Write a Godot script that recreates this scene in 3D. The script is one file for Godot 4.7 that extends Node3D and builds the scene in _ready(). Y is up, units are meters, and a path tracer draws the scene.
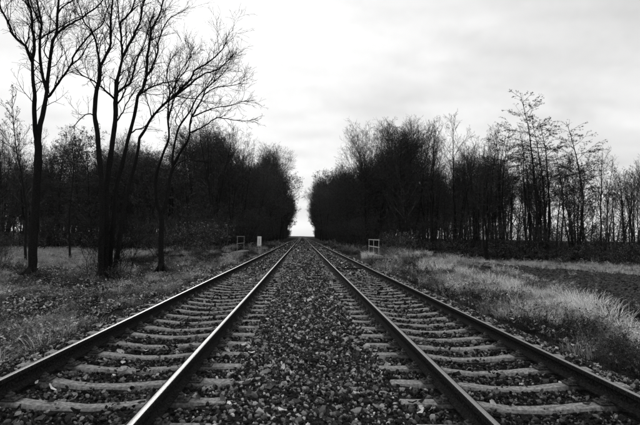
extends Node3D
# A double railway line running straight through a bare winter wood, in black and white.
# Units are metres. The rail heads lie at y = 0, the line runs along -Z and "ahead" below means -z.

var rng := RandomNumberGenerator.new()
var noise := FastNoiseLite.new()
var taken := {}
var M := {}

class Buf:
	var v := PackedVector3Array()
	var n := PackedVector3Array()
	var c := PackedColorArray()
	var i := PackedInt32Array()


func grey(l: float) -> Color:            # a linear reflectance as an sRGB grey
	return Color(l, l, l).linear_to_srgb()


func _ready():
	rng.seed = 20241
	noise.seed = 7
	noise.frequency = 1.0
	noise.fractal_octaves = 3

	# ---- camera
	var cam := Camera3D.new()
	cam.name = "camera"
	cam.keep_aspect = Camera3D.KEEP_HEIGHT
	cam.fov = 47.07
	cam.near = 0.05
	cam.far = 6000.0
	cam.basis = Basis(Vector3.UP, deg_to_rad(-2.066)) * Basis(Vector3.RIGHT, deg_to_rad(2.79)) * Basis(Vector3.BACK, deg_to_rad(1.0))
	cam.position = Vector3(0, 1.327, 0)
	add_child(cam)
	cam.current = true

	# ---- sky, sun, exposure: bright thin cloud with the sun behind it, ahead and a little to the left
	var to_sun := Vector3(-0.22, 0.42, -0.88).normalized()
	var env := Environment.new()
	env.background_mode = Environment.BG_SKY
	env.tonemap_mode = Environment.TONE_MAPPER_LINEAR
	env.tonemap_exposure = 1.0
	env.sdfgi_enabled = true
	env.ssao_enabled = true
	env.ssil_enabled = true
	env.fog_enabled = true
	env.fog_density = 0.00005
	env.fog_light_color = Color(0.86, 0.86, 0.86)
	var sky := Sky.new()
	var pano := PanoramaSkyMaterial.new()
	pano.panorama = ImageTexture.create_from_image(cloud_image(to_sun))
	pano.energy_multiplier = 1.0
	sky.sky_material = pano
	env.sky = sky
	var we := WorldEnvironment.new()
	we.name = "world_environment"
	we.environment = env
	add_child(we)
	var sun := DirectionalLight3D.new()
	sun.name = "sun"
	sun.light_energy = 0.35
	sun.light_angular_distance = 10.0
	sun.light_color = Color(1.0, 0.995, 0.985)
	sun.shadow_enabled = true
	sun.basis = Basis.looking_at(-to_sun, Vector3.UP)
	add_child(sun)

	make_materials()
	# ---- setting
	make_ground()
	make_ballast()
	make_field()
	# ---- the railway
	make_track("railway_track", -1.92, "concrete sleepered railway track running beside the white marker post", 11)
	make_track("railway_track", 2.18, "concrete sleepered railway track running on the ploughed field's side", 12)
	make_crossbar()
	make_culvert(-1)
	make_culvert(1)
	make_marker_post()
	# ---- trees standing alone before the wood
	traced_tree("tall_tree", BLACK_TREE, Vector3(-11.92, -0.79, -22.2), "tall black bare tree whose single trunk forks into rising stems", 3, 2.3)
	traced_tree("clump_tree", CLUMP_TREE, Vector3(-8.33, -0.78, -21.3), "bare tree of four stems rising together from one base", 4, 3.0)
	traced_tree("fan_tree", FAN_TREE, Vector3(-7.32, -0.74, -26.0), "smaller bare tree forking low, its crown fanning towards the track", 5, 3.0)
	make_woods()
	make_grass()
	make_litter()
	print("done")


# ------------------------------------------------------------------ sky
func cloud_image(to_sun: Vector3) -> Image:
	var w := 1024
	var h := 512
	var im := Image.create(w, h, false, Image.FORMAT_RGBF)
	var nz := FastNoiseLite.new()
	nz.seed = 31
	nz.frequency = 1.0
	nz.fractal_octaves = 5
	nz.domain_warp_enabled = true
	nz.domain_warp_amplitude = 0.35
	nz.domain_warp_frequency = 0.9
	for y in h:
		var el := (0.5 - (y + 0.5) / h) * PI
		for x in w:
			var az := (x + 0.5) / w * TAU
			var d := Vector3(cos(el) * sin(az), sin(el), -cos(el) * cos(az))
			var k := 1.0 / (absf(d.y) + 0.22)
			var c := nz.get_noise_3d(d.x * k * 0.75, d.z * k * 1.35, 4.0)
			var e := nz.get_noise_3d(d.x * k * 2.1 + 9.0, d.z * k * 4.0, 1.0)
			var near := maxf(0.0, d.dot(to_sun))
			var l := 0.80 + 0.20 * c + 0.13 * e + 0.36 * pow(near, 11.0) + 0.10 * pow(1.0 - absf(d.y), 10.0)
			im.set_pixel(x, y, Color(l, l, l * 0.998))
	return im


# ------------------------------------------------------------------ materials
func noise_tex(freq: float, a: float, b: float, octaves := 5, size := 512, as_normal := false, bump := 4.0, sd := 1) -> NoiseTexture2D:
	var f := FastNoiseLite.new()
	f.seed = sd
	f.frequency = freq
	f.fractal_octaves = octaves
	f.fractal_gain = 0.6
	var t := NoiseTexture2D.new()
	t.width = size
	t.height = size
	t.seamless = true
	t.noise = f
	if as_normal:
		t.as_normal_map = true
		t.bump_strength = bump
	else:
		var g := Gradient.new()
		g.set_color(0, grey(a))
		g.set_color(1, grey(b))
		g.set_offset(0, 0.2)
		g.set_offset(1, 0.8)
		t.color_ramp = g
	return t


func surface(tex, nrm, scale: float, rough: float, metal := 0.0, spec := 0.4) -> StandardMaterial3D:
	var m := StandardMaterial3D.new()
	if tex is Texture2D:
		m.albedo_texture = tex
	else:
		m.albedo_color = grey(tex)
	if nrm:
		m.normal_enabled = true
		m.normal_texture = nrm
		m.normal_scale = 1.0
	m.uv1_triplanar = true
	m.uv1_world_triplanar = true
	m.uv1_scale = Vector3.ONE * scale
	m.roughness = rough
	m.metallic = metal
	m.metallic_specular = spec
	return m


func make_materials():
	var fine := noise_tex(0.05, 0.0, 1.0, 5, 512, true, 6.0, 3)
	M.soil = surface(noise_tex(0.012, 0.004, 0.026, 6, 1024, false, 0, 5), fine, 0.35, 1.0, 0, 0.15)
	M.grit = surface(noise_tex(0.09, 0.002, 0.035, 5, 512, false, 0, 6), fine, 0.8, 1.0, 0, 0.2)
	M.plough = surface(noise_tex(0.05, 0.02, 0.085, 6, 512, false, 0, 8), fine, 0.5, 1.0, 0, 0.2)
	M.concrete = surface(noise_tex(0.03, 0.12, 0.40, 6, 512, false, 0, 9), noise_tex(0.08, 0, 1, 5, 512, true, 3.0, 10), 1.3, 0.9, 0, 0.3)
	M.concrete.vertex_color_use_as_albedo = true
	M.old_concrete = surface(noise_tex(0.02, 0.08, 0.30, 6, 512, false, 0, 12), fine, 0.9, 0.95, 0, 0.3)
	M.white = surface(noise_tex(0.02, 0.80, 0.90, 5, 256, false, 0, 13), null, 1.0, 0.7)
	M.rust = surface(noise_tex(0.05, 0.006, 0.03, 5, 256, false, 0, 14), fine, 2.0, 0.95, 0, 0.1)
	M.iron = surface(noise_tex(0.06, 0.015, 0.08, 5, 256, false, 0, 15), fine, 3.0, 0.8, 0, 0.3)
	M.steel = surface(noise_tex(0.05, 0.18, 0.42, 6, 512, false, 0, 16), null, 3.0, 0.45, 1.0)
	M.paint = surface(noise_tex(0.03, 0.22, 0.40, 5, 256, false, 0, 17), null, 2.0, 0.6)
	M.pale_bar = surface(noise_tex(0.04, 0.22, 0.55, 5, 256, false, 0, 27), null, 2.0, 0.7)
	M.timber = surface(noise_tex(0.05, 0.008, 0.025, 5, 256, false, 0, 18), fine, 2.0, 0.95, 0, 0.1)
	M.bark = surface(noise_tex(0.04, 0.006, 0.030, 6, 512, false, 0, 19), noise_tex(0.05, 0, 1, 5, 512, true, 8.0, 20), 0.9, 1.0, 0, 0.1)
	M.twig = surface(0.012, null, 1.0, 1.0, 0, 0.1)
	M.wood_twig = surface(noise_tex(0.02, 0.012, 0.10, 4, 256, false, 0, 21), null, 0.6, 1.0, 0, 0.1)
	M.leaf = StandardMaterial3D.new()
	M.leaf.vertex_color_use_as_albedo = true
	M.leaf.roughness = 0.85
	M.leaf.metallic_specular = 0.2
	M.tint = StandardMaterial3D.new()          # takes the colour of each copy
	M.tint.vertex_color_use_as_albedo = true
	M.tint.roughness = 0.95
	M.tint.metallic_specular = 0.25
	M.straw = StandardMaterial3D.new()
	M.straw.vertex_color_use_as_albedo = true
	M.straw.roughness = 0.9
	M.straw.metallic_specular = 0.2
	M.straw.backlight = Color(0.6, 0.6, 0.6)
	M.straw_pale = M.straw.duplicate()
	M.straw_pale.albedo_color = grey(0.88)


# ------------------------------------------------------------------ helpers
func numbered(called: String) -> String:
	taken[called] = taken.get(called, -1) + 1
	return called if taken[called] == 0 else "%s_%03d" % [called, taken[called]]


func tag(o: Node, label: String, category: String, group := "", kind := ""):
	if label: o.set_meta("label", label)
	if category: o.set_meta("category", category)
	if group: o.set_meta("group", group)
	if kind: o.set_meta("kind", kind)


func thing(called: String, at: Vector3, label: String, category: String, group := "") -> Node3D:
	var o := Node3D.new()
	o.name = numbered(called)
	o.position = at
	tag(o, label, category, group)
	add_child(o)
	return o


func mesh_of(b: Buf) -> ArrayMesh:
	var a := []
	a.resize(Mesh.ARRAY_MAX)
	a[Mesh.ARRAY_VERTEX] = b.v
	if b.n.size() == b.v.size(): a[Mesh.ARRAY_NORMAL] = b.n
	if b.c.size() == b.v.size(): a[Mesh.ARRAY_COLOR] = b.c
	a[Mesh.ARRAY_INDEX] = b.i
	var m := ArrayMesh.new()
	if b.v.size(): m.add_surface_from_arrays(Mesh.PRIMITIVE_TRIANGLES, a)
	return m


func inst(called: String, mesh: Mesh, mat: Material, parent: Node) -> MeshInstance3D:
	var o := MeshInstance3D.new()
	o.name = called
	o.mesh = mesh
	o.material_override = mat
	parent.add_child(o, true)
	return o


func scatter(called: String, mesh: Mesh, mat: Material, buf: PackedFloat32Array, parent: Node) -> MultiMeshInstance3D:
	var mm := MultiMesh.new()
	mm.transform_format = MultiMesh.TRANSFORM_3D
	mm.use_colors = true
	mm.mesh = mesh
	mm.instance_count = buf.size() / 16
	mm.buffer = buf
	var o := MultiMeshInstance3D.new()
	o.name = called
	o.multimesh = mm
	o.material_override = mat
	o.set_meta("kind", "stuff")
	parent.add_child(o, true)
	return o


func put(buf: PackedFloat32Array, b: Basis, p: Vector3, l: float):
	buf.append_array(PackedFloat32Array([b.x.x, b.y.x, b.z.x, p.x, b.x.y, b.y.y, b.z.y, p.y, b.x.z, b.y.z, b.z.z, p.z, l, l, l, 1.0]))


func rv() -> Vector3:
	return Vector3(rng.randf_range(-1, 1), rng.randf_range(-1, 1), rng.randf_range(-1, 1))


func tri(b: Buf, p: Vector3, q: Vector3, r: Vector3):
	var k := b.v.size()
	b.v.append(p); b.v.append(q); b.v.append(r)
	b.i.append(k); b.i.append(k + 1); b.i.append(k + 2)


func quad(b: Buf, p: Vector3, q: Vector3, r: Vector3, s: Vector3):
	var k := b.v.size()
	b.v.append(p); b.v.append(q); b.v.append(r); b.v.append(s)
	b.i.append_array(PackedInt32Array([k, k + 1, k + 2, k, k + 2, k + 3]))


func box(b: Buf, c: Vector3, s: Vector3, ch := 0.01):
	# a chamfered box: every long edge is cut at 45 degrees round the y axis and at the top
	var h := s * 0.5
	var ring := func(y: float, inset: float) -> PackedVector3Array:
		var x := h.x - inset
		var z := h.z - inset
		return PackedVector3Array([c + Vector3(-x + ch, y, -z), c + Vector3(x - ch, y, -z), c + Vector3(x, y, -z + ch), c + Vector3(x, y, z - ch),
			c + Vector3(x - ch, y, z), c + Vector3(-x + ch, y, z), c + Vector3(-x, y, z - ch), c + Vector3(-x, y, -z + ch)])
	var rings := [ring.call(-h.y, 0.0), ring.call(h.y - ch, 0.0), ring.call(h.y, ch)]
	for k in 2:
		for j in 8:
			quad(b, rings[k][j], rings[k][(j + 1) % 8], rings[k + 1][(j + 1) % 8], rings[k + 1][j])
	for k in [0, 2]:
		var r: PackedVector3Array = rings[k]
		for j in range(1, 7):
			if k == 0: tri(b, r[0], r[j + 1], r[j])
			else: tri(b, r[0], r[j], r[j + 1])


func tube(b: Buf, pts: PackedVector3Array, rad: PackedFloat32Array, sides: int, rough := 0.0):
	var n := pts.size()
	var t := (pts[1] - pts[0]).normalized()
	var u := t.cross(Vector3.RIGHT if absf(t.x) < 0.8 else Vector3.UP).normalized()
	var k0 := b.v.size()
	for i in n:
		if i > 0:
			t = (pts[mini(i + 1, n - 1)] - pts[i - 1]).normalized()
			u = (u - t * u.dot(t)).normalized()
		var w := t.cross(u)
		for j in sides:
			var a := TAU * j / sides
			var d := u * cos(a) + w * sin(a)
			var r := rad[i]
			if rough > 0.0: r *= 1.0 + rough * noise.get_noise_3d(d.x * 1.7 + pts[0].x, pts[i].y * 0.9, d.z * 1.7)
			b.v.append(pts[i] + d * r)
			b.n.append(d)
	for i in n - 1:
		for j in sides:
			var p := k0 + i * sides + j
			var q := k0 + i * sides + (j + 1) % sides
			b.i.append(p); b.i.append(p + sides); b.i.append(q)
			b.i.append(q); b.i.append(p + sides); b.i.append(q + sides)


func smooth(e0: float, e1: float, x: float) -> float:
	var t := clampf((x - e0) / (e1 - e0), 0.0, 1.0)
	return t * t * (3.0 - 2.0 * t)


func in_view(x: float, z: float, margin := 1.5) -> bool:   # what a camera on the line, or a step to its side, could see
	var d := -z
	return d > 1.5 and absf(x - 0.036 * d) < 0.70 * d + margin


# ------------------------------------------------------------------ ground
func ground_y(x: float, z: float) -> float:
	var d := -z
	var far := smooth(26, 44, d)
	var side := absf(x - 0.13)
	var low := -0.78 + 0.68 * far * (1.0 - smooth(9, 17, side))
	var shoulder := -0.26
	var y := lerpf(shoulder, low, smooth(3.3, 7.2, side))
	if x > 0.0:
		y += 0.12 * exp(-pow((x - 8.6) / 1.4, 2.0)) * (1.0 - far)
	var rough := smooth(3.6, 6.0, side)
	y += rough * (0.11 * noise.get_noise_2d(x * 0.22, z * 0.22) + 0.10 * noise.get_noise_2d(x * 0.9 + 40.0, z * 0.9))
	if side < 4.2:
		y = minf(y, lerpf(-0.62, -0.30, smooth(2.4, 4.2, side)))
	return y


func spaced(dense0: float, dense1: float, step: float, lo: float, hi: float) -> PackedFloat32Array:
	var a := PackedFloat32Array()
	var left := []
	var s := step
	var x := dense0
	while x > lo:
		s *= 1.25
		x -= s
		left.push_front(x)
	for q in left: a.append(q)
	x = dense0
	while x < dense1:
		a.append(x)
		x += step
	s = step
	while x < hi:
		a.append(x)
		s *= 1.25
		x += s
	a.append(hi)
	return a


func sheet(xs: PackedFloat32Array, zs: PackedFloat32Array, height: Callable, keep = null) -> ArrayMesh:
	var b := Buf.new()
	var nx := xs.size()
	for z in zs:
		for x in xs:
			b.v.append(Vector3(x, height.call(x, z), z))
	for j in zs.size() - 1:
		for i in nx - 1:
			if keep and not keep.call((xs[i] + xs[i + 1]) * 0.5, (zs[j] + zs[j + 1]) * 0.5): continue
			var k := j * nx + i
			b.i.append_array(PackedInt32Array([k, k + 1, k + nx, k + 1, k + nx + 1, k + nx]))
	var st := SurfaceTool.new()
	st.begin(Mesh.PRIMITIVE_TRIANGLES)
	st.create_from(mesh_of(b), 0)
	st.generate_normals()
	return st.commit()


func make_ground():
	var g := inst("ground", sheet(spaced(-22, 24, 0.35, -2600, 2600), spaced(-62, 6, 0.4, -3200, 300), ground_y), M.soil, self)
	g.set_meta("kind", "structure")


# ------------------------------------------------------------------ ballast
func bed_y(x: float, z: float) -> float:
	var d := -z
	var left := absf(x + 1.92)
	var right := absf(x - 2.18)
	var near := minf(left, right)
	var y := -0.207 - 0.042 * (1.0 - smooth(0.1, 0.72, near)) + 0.016 * smooth(0.85, 1.2, near)
	y += 0.03 * smooth(15, 24, d) * (1.0 - smooth(0.4, 0.7, near))
	y += 0.035 * exp(-pow((x - 0.13) / 0.6, 2.0))
	y -= 0.42 * smooth(3.25, 4.7, absf(x - 0.13))
	return y + 0.018 * noise.get_noise_2d(x * 1.7, z * 1.7)


func stone_mesh(sd: int) -> ArrayMesh:
	var r := RandomNumberGenerator.new()
	r.seed = sd
	var ph := (1.0 + sqrt(5.0)) / 2.0
	var p := [Vector3(-1, ph, 0), Vector3(1, ph, 0), Vector3(-1, -ph, 0), Vector3(1, -ph, 0), Vector3(0, -1, ph), Vector3(0, 1, ph), Vector3(0, -1, -ph), Vector3(0, 1, -ph), Vector3(ph, 0, -1), Vector3(ph, 0, 1), Vector3(-ph, 0, -1), Vector3(-ph, 0, 1)]
	var sc := Vector3(r.randf_range(0.9, 1.4), r.randf_range(0.38, 0.7), r.randf_range(0.7, 1.05))
	for k in 12:
		p[k] = p[k].normalized() * r.randf_range(0.6, 1.35) * sc
	var f := [[0, 11, 5], [0, 5, 1], [0, 1, 7], [0, 7, 10], [0, 10, 11], [1, 5, 9], [5, 11, 4], [11, 10, 2], [10, 7, 6], [7, 1, 8], [3, 9, 4], [3, 4, 2], [3, 2, 6], [3, 6, 8], [3, 8, 9], [4, 9, 5], [2, 4, 11], [6, 2, 10], [8, 6, 7], [9, 8, 1]]
	var b := Buf.new()
	for t in f: tri(b, p[t[0]], p[t[2]], p[t[1]])
	return mesh_of(b)


func stone_tone() -> float:
	var t := rng.randf()
	if t < 0.07: return rng.randf_range(0.34, 0.66)
	if t < 0.36: return rng.randf_range(0.11, 0.28)
	return rng.randf_range(0.006, 0.042)


func make_ballast():
	var root := inst("ballast_bed", sheet(spaced(-4.7, 5.0, 0.16, -4.8, 5.1), spaced(-30, 4, 0.16, -640, 5), bed_y), M.grit, self)
	root.set_meta("kind", "structure")
	var kinds := []
	var bufs := []
	for k in 6:
		kinds.append(stone_mesh(100 + k))
		bufs.append(PackedFloat32Array())
	var tones := []                        # a few tones that the near stones share
	for l in [0.035, 0.05, 0.075, 0.10, 0.14, 0.22, 0.36]:
		tones.append(surface(noise_tex(0.06, l * 0.7, l * 1.3, 4, 128, false, 0, int(l * 1000)), null, 9.0, 0.95, 0, 0.3))
	var single := 0
	var bands := [[1.8, 6.5, 1250.0, 0.0205], [6.5, 11.0, 800.0, 0.025], [11.0, 20.0, 380.0, 0.034], [20.0, 48.0, 110.0, 0.05], [48.0, 130.0, 14.0, 0.10]]
	for band in bands:
		var n := int((band[1] - band[0]) * 9.0 * band[2])
		for s in n:
			var x := rng.randf_range(-4.5, 4.7)
			var z := -rng.randf_range(band[0], band[1])
			if not in_view(x, z, 0.8): continue
			var side := absf(x - 0.13)
			if side > 3.7 and rng.randf() < (side - 3.7) / 0.9: continue
			var near := minf(absf(x + 1.92), absf(x - 2.18))
			if absf(near - 0.75) < 0.085: continue                     # under a rail
			var y := bed_y(x, z) + rng.randf_range(-0.006, 0.006) + 0.022 * pow(rng.randf(), 3.0)
			if near < 1.27:
				var off := absf(fposmod(-z, 0.6) - 0.3)
				if off < 0.125:
					var on := noise.get_noise_2d(x * 1.3 + 70.0, z * 1.3)
					if near > 0.5 or rng.randf() > 0.03 + maxf(0.0, on - 0.1) * 0.8: continue
					y = maxf(y, -0.217)
			var size: float = band[3] * rng.randf_range(0.55, 1.35)
			if rng.randf() < 0.03: size *= 1.7
			var bs := Basis.from_euler(Vector3(rng.randf_range(-1.3, 1.3), rng.randf() * TAU, rng.randf_range(-1.3, 1.3))).scaled_local(Vector3.ONE * size)
			if single < 300 and -z < 5.2 and -z > 3.3 and size > 0.03 and absf(x) < 2.6:
				single += 1
				var o := inst("stone", kinds[s % 6], tones[rng.randi_range(0, 6) if rng.randf() < 0.7 else 1], root)
				o.transform = Transform3D(bs, Vector3(x, y + 0.008, z))
			else:
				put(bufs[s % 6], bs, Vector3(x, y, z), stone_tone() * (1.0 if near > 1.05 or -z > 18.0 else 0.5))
	var total := 0
	for k in 6:
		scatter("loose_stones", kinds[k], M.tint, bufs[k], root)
		total += bufs[k].size() / 16
	print("stones ", total, " single ", single)


# ------------------------------------------------------------------ field
const FIELD = [Vector2(10.6, -5), Vector2(11.9, -17), Vector2(14.2, -38.5), Vector2(20.5, -29.5), Vector2(36, -15), Vector2(36, -5)]


func in_field(x: float, z: float) -> bool:
	return Geometry2D.is_point_in_polygon(Vector2(x + 0.25 * noise.get_noise_2d(x, z), z + 0.25 * noise.get_noise_2d(z, x)), PackedVector2Array(FIELD))


func field_y(x: float, z: float) -> float:
	var across := x * 0.96 + z * 0.13
	return ground_y(x, z) + 0.05 + 0.05 * sin(across * 7.0 + noise.get_noise_2d(x, z) * 2.0) + 0.07 * noise.get_noise_2d(x * 3.1, z * 3.1)


func make_field():
	var xs := PackedFloat32Array()
	var zs := PackedFloat32Array()
	for k in 128: xs.append(10.2 + k * 0.2)
	for k in 165: zs.append(-38.8 + k * 0.2)
	var f := inst("ploughed_field", sheet(xs, zs, field_y, in_field), M.plough, self)
	f.set_meta("kind", "structure")
	var buf := PackedFloat32Array()
	for k in 26000:
		var x := rng.randf_range(10.5, 30)
		var z := -rng.randf_range(8, 38.5)
		if not in_field(x, z) or not in_view(x, z): continue
		var s := rng.randf_range(0.02, 0.065)
		put(buf, Basis.from_euler(rv() * 3.0).scaled_local(Vector3.ONE * s), Vector3(x, field_y(x, z) + s * 0.3, z), rng.randf_range(0.02, 0.10))
	scatter("soil_clods", stone_mesh(131), M.tint, buf, f)


# ------------------------------------------------------------------ track
func rail_profile() -> PackedVector2Array:
	var h := [Vector2(0.0635, -0.155), Vector2(0.0635, -0.144), Vector2(0.018, -0.128), Vector2(0.0085, -0.112), Vector2(0.0085, -0.058), Vector2(0.016, -0.045), Vector2(0.0345, -0.038), Vector2(0.0350, -0.010), Vector2(0.0325, -0.004), Vector2(0.026, -0.0012)]
	var p := PackedVector2Array()
	for q in h: p.append(q)
	for k in range(h.size() - 1, -1, -1): p.append(Vector2(-h[k].x, h[k].y))
	return p


func line_zs() -> PackedFloat32Array:
	var a := PackedFloat32Array()
	var z := 5.0
	while z > -640.0:
		a.append(z)
		z -= 1.0 if z > -60.0 else 8.0
	return a


func sway(z: float, sd: float) -> Vector2:      # old rails are never quite straight
	return Vector2(0.004 * noise.get_noise_2d(z * 0.12, sd), 0.006 * noise.get_noise_2d(z * 0.09, sd + 50.0))


func extrude(prof: PackedVector2Array, x0: float, sd: float, closed: bool) -> ArrayMesh:
	var b := Buf.new()
	var zs := line_zs()
	var n := prof.size()
	for k in zs.size() - 1:
		var s0 := sway(zs[k], sd)
		var s1 := sway(zs[k + 1], sd)
		for j in (n if closed else n - 1):
			var p := prof[j]
			var q := prof[(j + 1) % n]
			quad(b, Vector3(x0 + p.x + s0.x, p.y + s0.y, zs[k]), Vector3(x0 + q.x + s0.x, q.y + s0.y, zs[k]), Vector3(x0 + q.x + s1.x, q.y + s1.y, zs[k + 1]), Vector3(x0 + p.x + s1.x, p.y + s1.y, zs[k + 1]))
	return mesh_of(b)


func sleeper_mesh(sd: int) -> ArrayMesh:
	var b := Buf.new()
	var st := [-1.25, -1.235, -1.1, -0.95, -0.91, -0.74, -0.60, -0.59, -0.56, -0.47, -0.38, -0.29, -0.19, -0.09, 0.0, 0.09, 0.19, 0.29, 0.38, 0.47, 0.56, 0.59, 0.60, 0.74, 0.91, 0.95, 1.1, 1.235, 1.25]
	var rings := []
	for k in st.size():
		var x: float = st[k]
		var sag := -0.054 * pow(1.0 - smooth(0.0, 0.74, absf(x)), 0.8)
		var end := 0.02 if absf(x) > 1.24 else 0.0
		var tw := lerpf(0.060, 0.072, smooth(0.1, 0.7, absf(x))) - end
		var j := 0.005
		var ring := []
		var sh := [Vector2(-0.14, -0.21), Vector2(-tw - 0.012, -0.02 - end), Vector2(-tw, -end * 0.5), Vector2(tw, -end * 0.5), Vector2(tw + 0.012, -0.02 - end), Vector2(0.14, -0.21)]
		for m in 6:
			var w := Vector2(noise.get_noise_2d(x * 4.0 + sd * 9.0, m * 3.0), noise.get_noise_2d(x * 3.0, m * 5.0 + sd)) * j * (3.0 if m == 2 or m == 3 else 1.0)
			ring.append(Vector3(x, sh[m].y + sag + w.y * 0.6, sh[m].x + w.x))
		rings.append(ring)
	for k in rings.size() - 1:
		for m in 6:
			quad(b, rings[k][m], rings[k][(m + 1) % 6], rings[k + 1][(m + 1) % 6], rings[k + 1][m])
	for k in [0, rings.size() - 1]:
		for m in range(1, 5): tri(b, rings[k][0], rings[k][m], rings[k][m + 1])
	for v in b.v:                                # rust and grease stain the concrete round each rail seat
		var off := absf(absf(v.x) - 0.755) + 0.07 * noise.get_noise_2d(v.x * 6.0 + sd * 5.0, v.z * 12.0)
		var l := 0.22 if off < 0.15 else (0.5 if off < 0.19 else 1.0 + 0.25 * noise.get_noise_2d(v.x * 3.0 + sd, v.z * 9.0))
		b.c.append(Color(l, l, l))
	return mesh_of(b)


func fastening_mesh() -> ArrayMesh:
	var b := Buf.new()
	box(b, Vector3(0, 0.006, 0), Vector3(0.34, 0.012, 0.15), 0.004)
	for s in [-1, 1]:
		box(b, Vector3(s * 0.088, 0.028, 0), Vector3(0.045, 0.034, 0.11), 0.008)
		tube(b_pts(b), PackedVector3Array([Vector3(s * 0.088, 0.04, 0), Vector3(s * 0.088, 0.075, 0)]), PackedFloat32Array([0.011, 0.010]), 6)
		box(b, Vector3(s * 0.088, 0.056, 0), Vector3(0.036, 0.020, 0.036), 0.008)
		box(b, Vector3(s * 0.138, 0.018, 0.045), Vector3(0.028, 0.022, 0.028), 0.006)
		box(b, Vector3(s * 0.138, 0.018, -0.045), Vector3(0.028, 0.022, 0.028), 0.006)
	b.n.clear()
	return mesh_of(b)


func b_pts(b: Buf) -> Buf:
	return b


var sleepers := []
var clip_mesh: ArrayMesh


func make_track(called: String, cx: float, label: String, sd: int):
	var t := thing(called, Vector3(cx, 0, 0), label, "railway track", "railway tracks")
	if sleepers.is_empty():
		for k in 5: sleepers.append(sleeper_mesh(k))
		clip_mesh = fastening_mesh()
	var band := PackedVector2Array()
	for k in 9:
		var u := -1.0 + k / 4.0
		band.append(Vector2(-u * 0.0245, 0.0012 - 0.0028 * u * u))
	for s in [-1, 1]:
		var r := inst("rail", extrude(rail_profile(), s * 0.7525, sd + s, true), M.rust, t)
		inst("running_surface", extrude(band, s * 0.7525, sd + s, false), M.steel, r)
	var z := -0.6 * 2 - 0.3
	var count := 0
	while count < 130:
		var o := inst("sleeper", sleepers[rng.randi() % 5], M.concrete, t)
		o.position = Vector3(rng.randf_range(-0.02, 0.02), -0.169, z + rng.randf_range(-0.02, 0.02))
		o.rotation.y = rng.randf_range(-0.012, 0.012) + (PI if rng.randf() < 0.5 else 0.0)
		if count < 50:
			for s in [-1, 1]:
				var c := inst("rail_fastening", clip_mesh, M.iron, o)
				c.position = Vector3(s * 0.7525, 0.002, 0)
		z -= 0.6
		count += 1
	var buf := PackedFloat32Array()
	while z > -400.0:
		put(buf, Basis(), Vector3(0, -0.169, z), 0.25)
		z -= 0.6
	scatter("far_sleepers", sleepers[0], M.tint, buf, t)


func make_crossbar():
	var b := Buf.new()
	box(b, Vector3(0, 0, 0), Vector3(1.36, 0.10, 0.22), 0.015)
	box(b, Vector3(0, 0.055, -0.07), Vector3(1.30, 0.03, 0.04), 0.006)
	box(b, Vector3(0, 0.055, 0.07), Vector3(1.30, 0.03, 0.04), 0.006)
	var o := inst("crossbar", mesh_of(b), M.timber, self)
	o.position = Vector3(2.18, -0.19, -22.7)
	tag(o, "dark narrow crossbar lying between the rails of the field side track", "crossbar")


# ------------------------------------------------------------------ culvert walls, railings, marker
func make_culvert(side: int):
	var b := Buf.new()
	var at := Vector3(-4.75, -0.02, -38.3) if side < 0 else Vector3(5.6, -0.10, -38.0)
	var wall := thing("culvert_headwall", at, "low concrete culvert wall under the railing beside the marker post" if side < 0 else "low concrete culvert slab under the railing on the field side", "wall", "culvert headwalls")
	box(b, Vector3(0, -0.45, 0), Vector3(0.5, 0.88, 5.6), 0.02)
	inst("wall", mesh_of(b), M.old_concrete, wall)
	b = Buf.new()
	box(b, Vector3(0, 0.045, 0), Vector3(0.66, 0.10, 5.9), 0.02)
	inst("coping", mesh_of(b), M.old_concrete, wall)
	b = Buf.new()
	box(b, Vector3(side * 0.2, -0.05, 2.98), Vector3(1.5, 0.14, 0.5), 0.02)
	inst("wing_slab", mesh_of(b), M.old_concrete, wall)
	var r := thing("railing", at + Vector3(0, 0.095, 0), "thin two bar metal railing on the culvert wall near the marker post" if side < 0 else "pale two bar railing on three posts by the dry grass clump", "railing", "culvert railings")
	var zs := [-2.1, 2.1] if side < 0 else [-2.6, 0.0, 2.6]
	var mat: Material = M.iron if side < 0 else M.paint
	for z in zs:
		b = Buf.new()
		tube(b, PackedVector3Array([Vector3(0, -0.05, z), Vector3(0, 1.12, z)]), PackedFloat32Array([0.026, 0.026]), 10)
		inst("post", mesh_of(b), M.old_concrete if side < 0 else M.paint, r)
	for y in [1.13, 0.60]:
		b = Buf.new()
		var l: float = (zs[-1] - zs[0]) + 0.5
		box(b, Vector3(0, y, 0), Vector3(0.045, 0.055, l), 0.01)
		inst("top_rail" if y > 1.0 else "middle_rail", mesh_of(b), M.old_concrete if side < 0 else M.pale_bar, r)


func make_marker_post():
	var p := thing("marker_post", Vector3(-4.85, -0.35, -56.0), "short white marker post standing in front of the dark wood", "marker post")
	var b := Buf.new()
	box(b, Vector3(0, 0.78, 0), Vector3(0.46, 1.52, 0.16), 0.03)
	inst("shaft", mesh_of(b), M.white, p)
	b = Buf.new()
	box(b, Vector3(0.0, 0.98, 0.083), Vector3(0.05, 0.62, 0.012), 0.003)
	inst("face_strip", mesh_of(b), M.old_concrete, p)
	b = Buf.new()
	box(b, Vector3(0, 0.06, 0), Vector3(0.6, 0.2, 0.34), 0.03)
	inst("foot", mesh_of(b), M.old_concrete, p)

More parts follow.
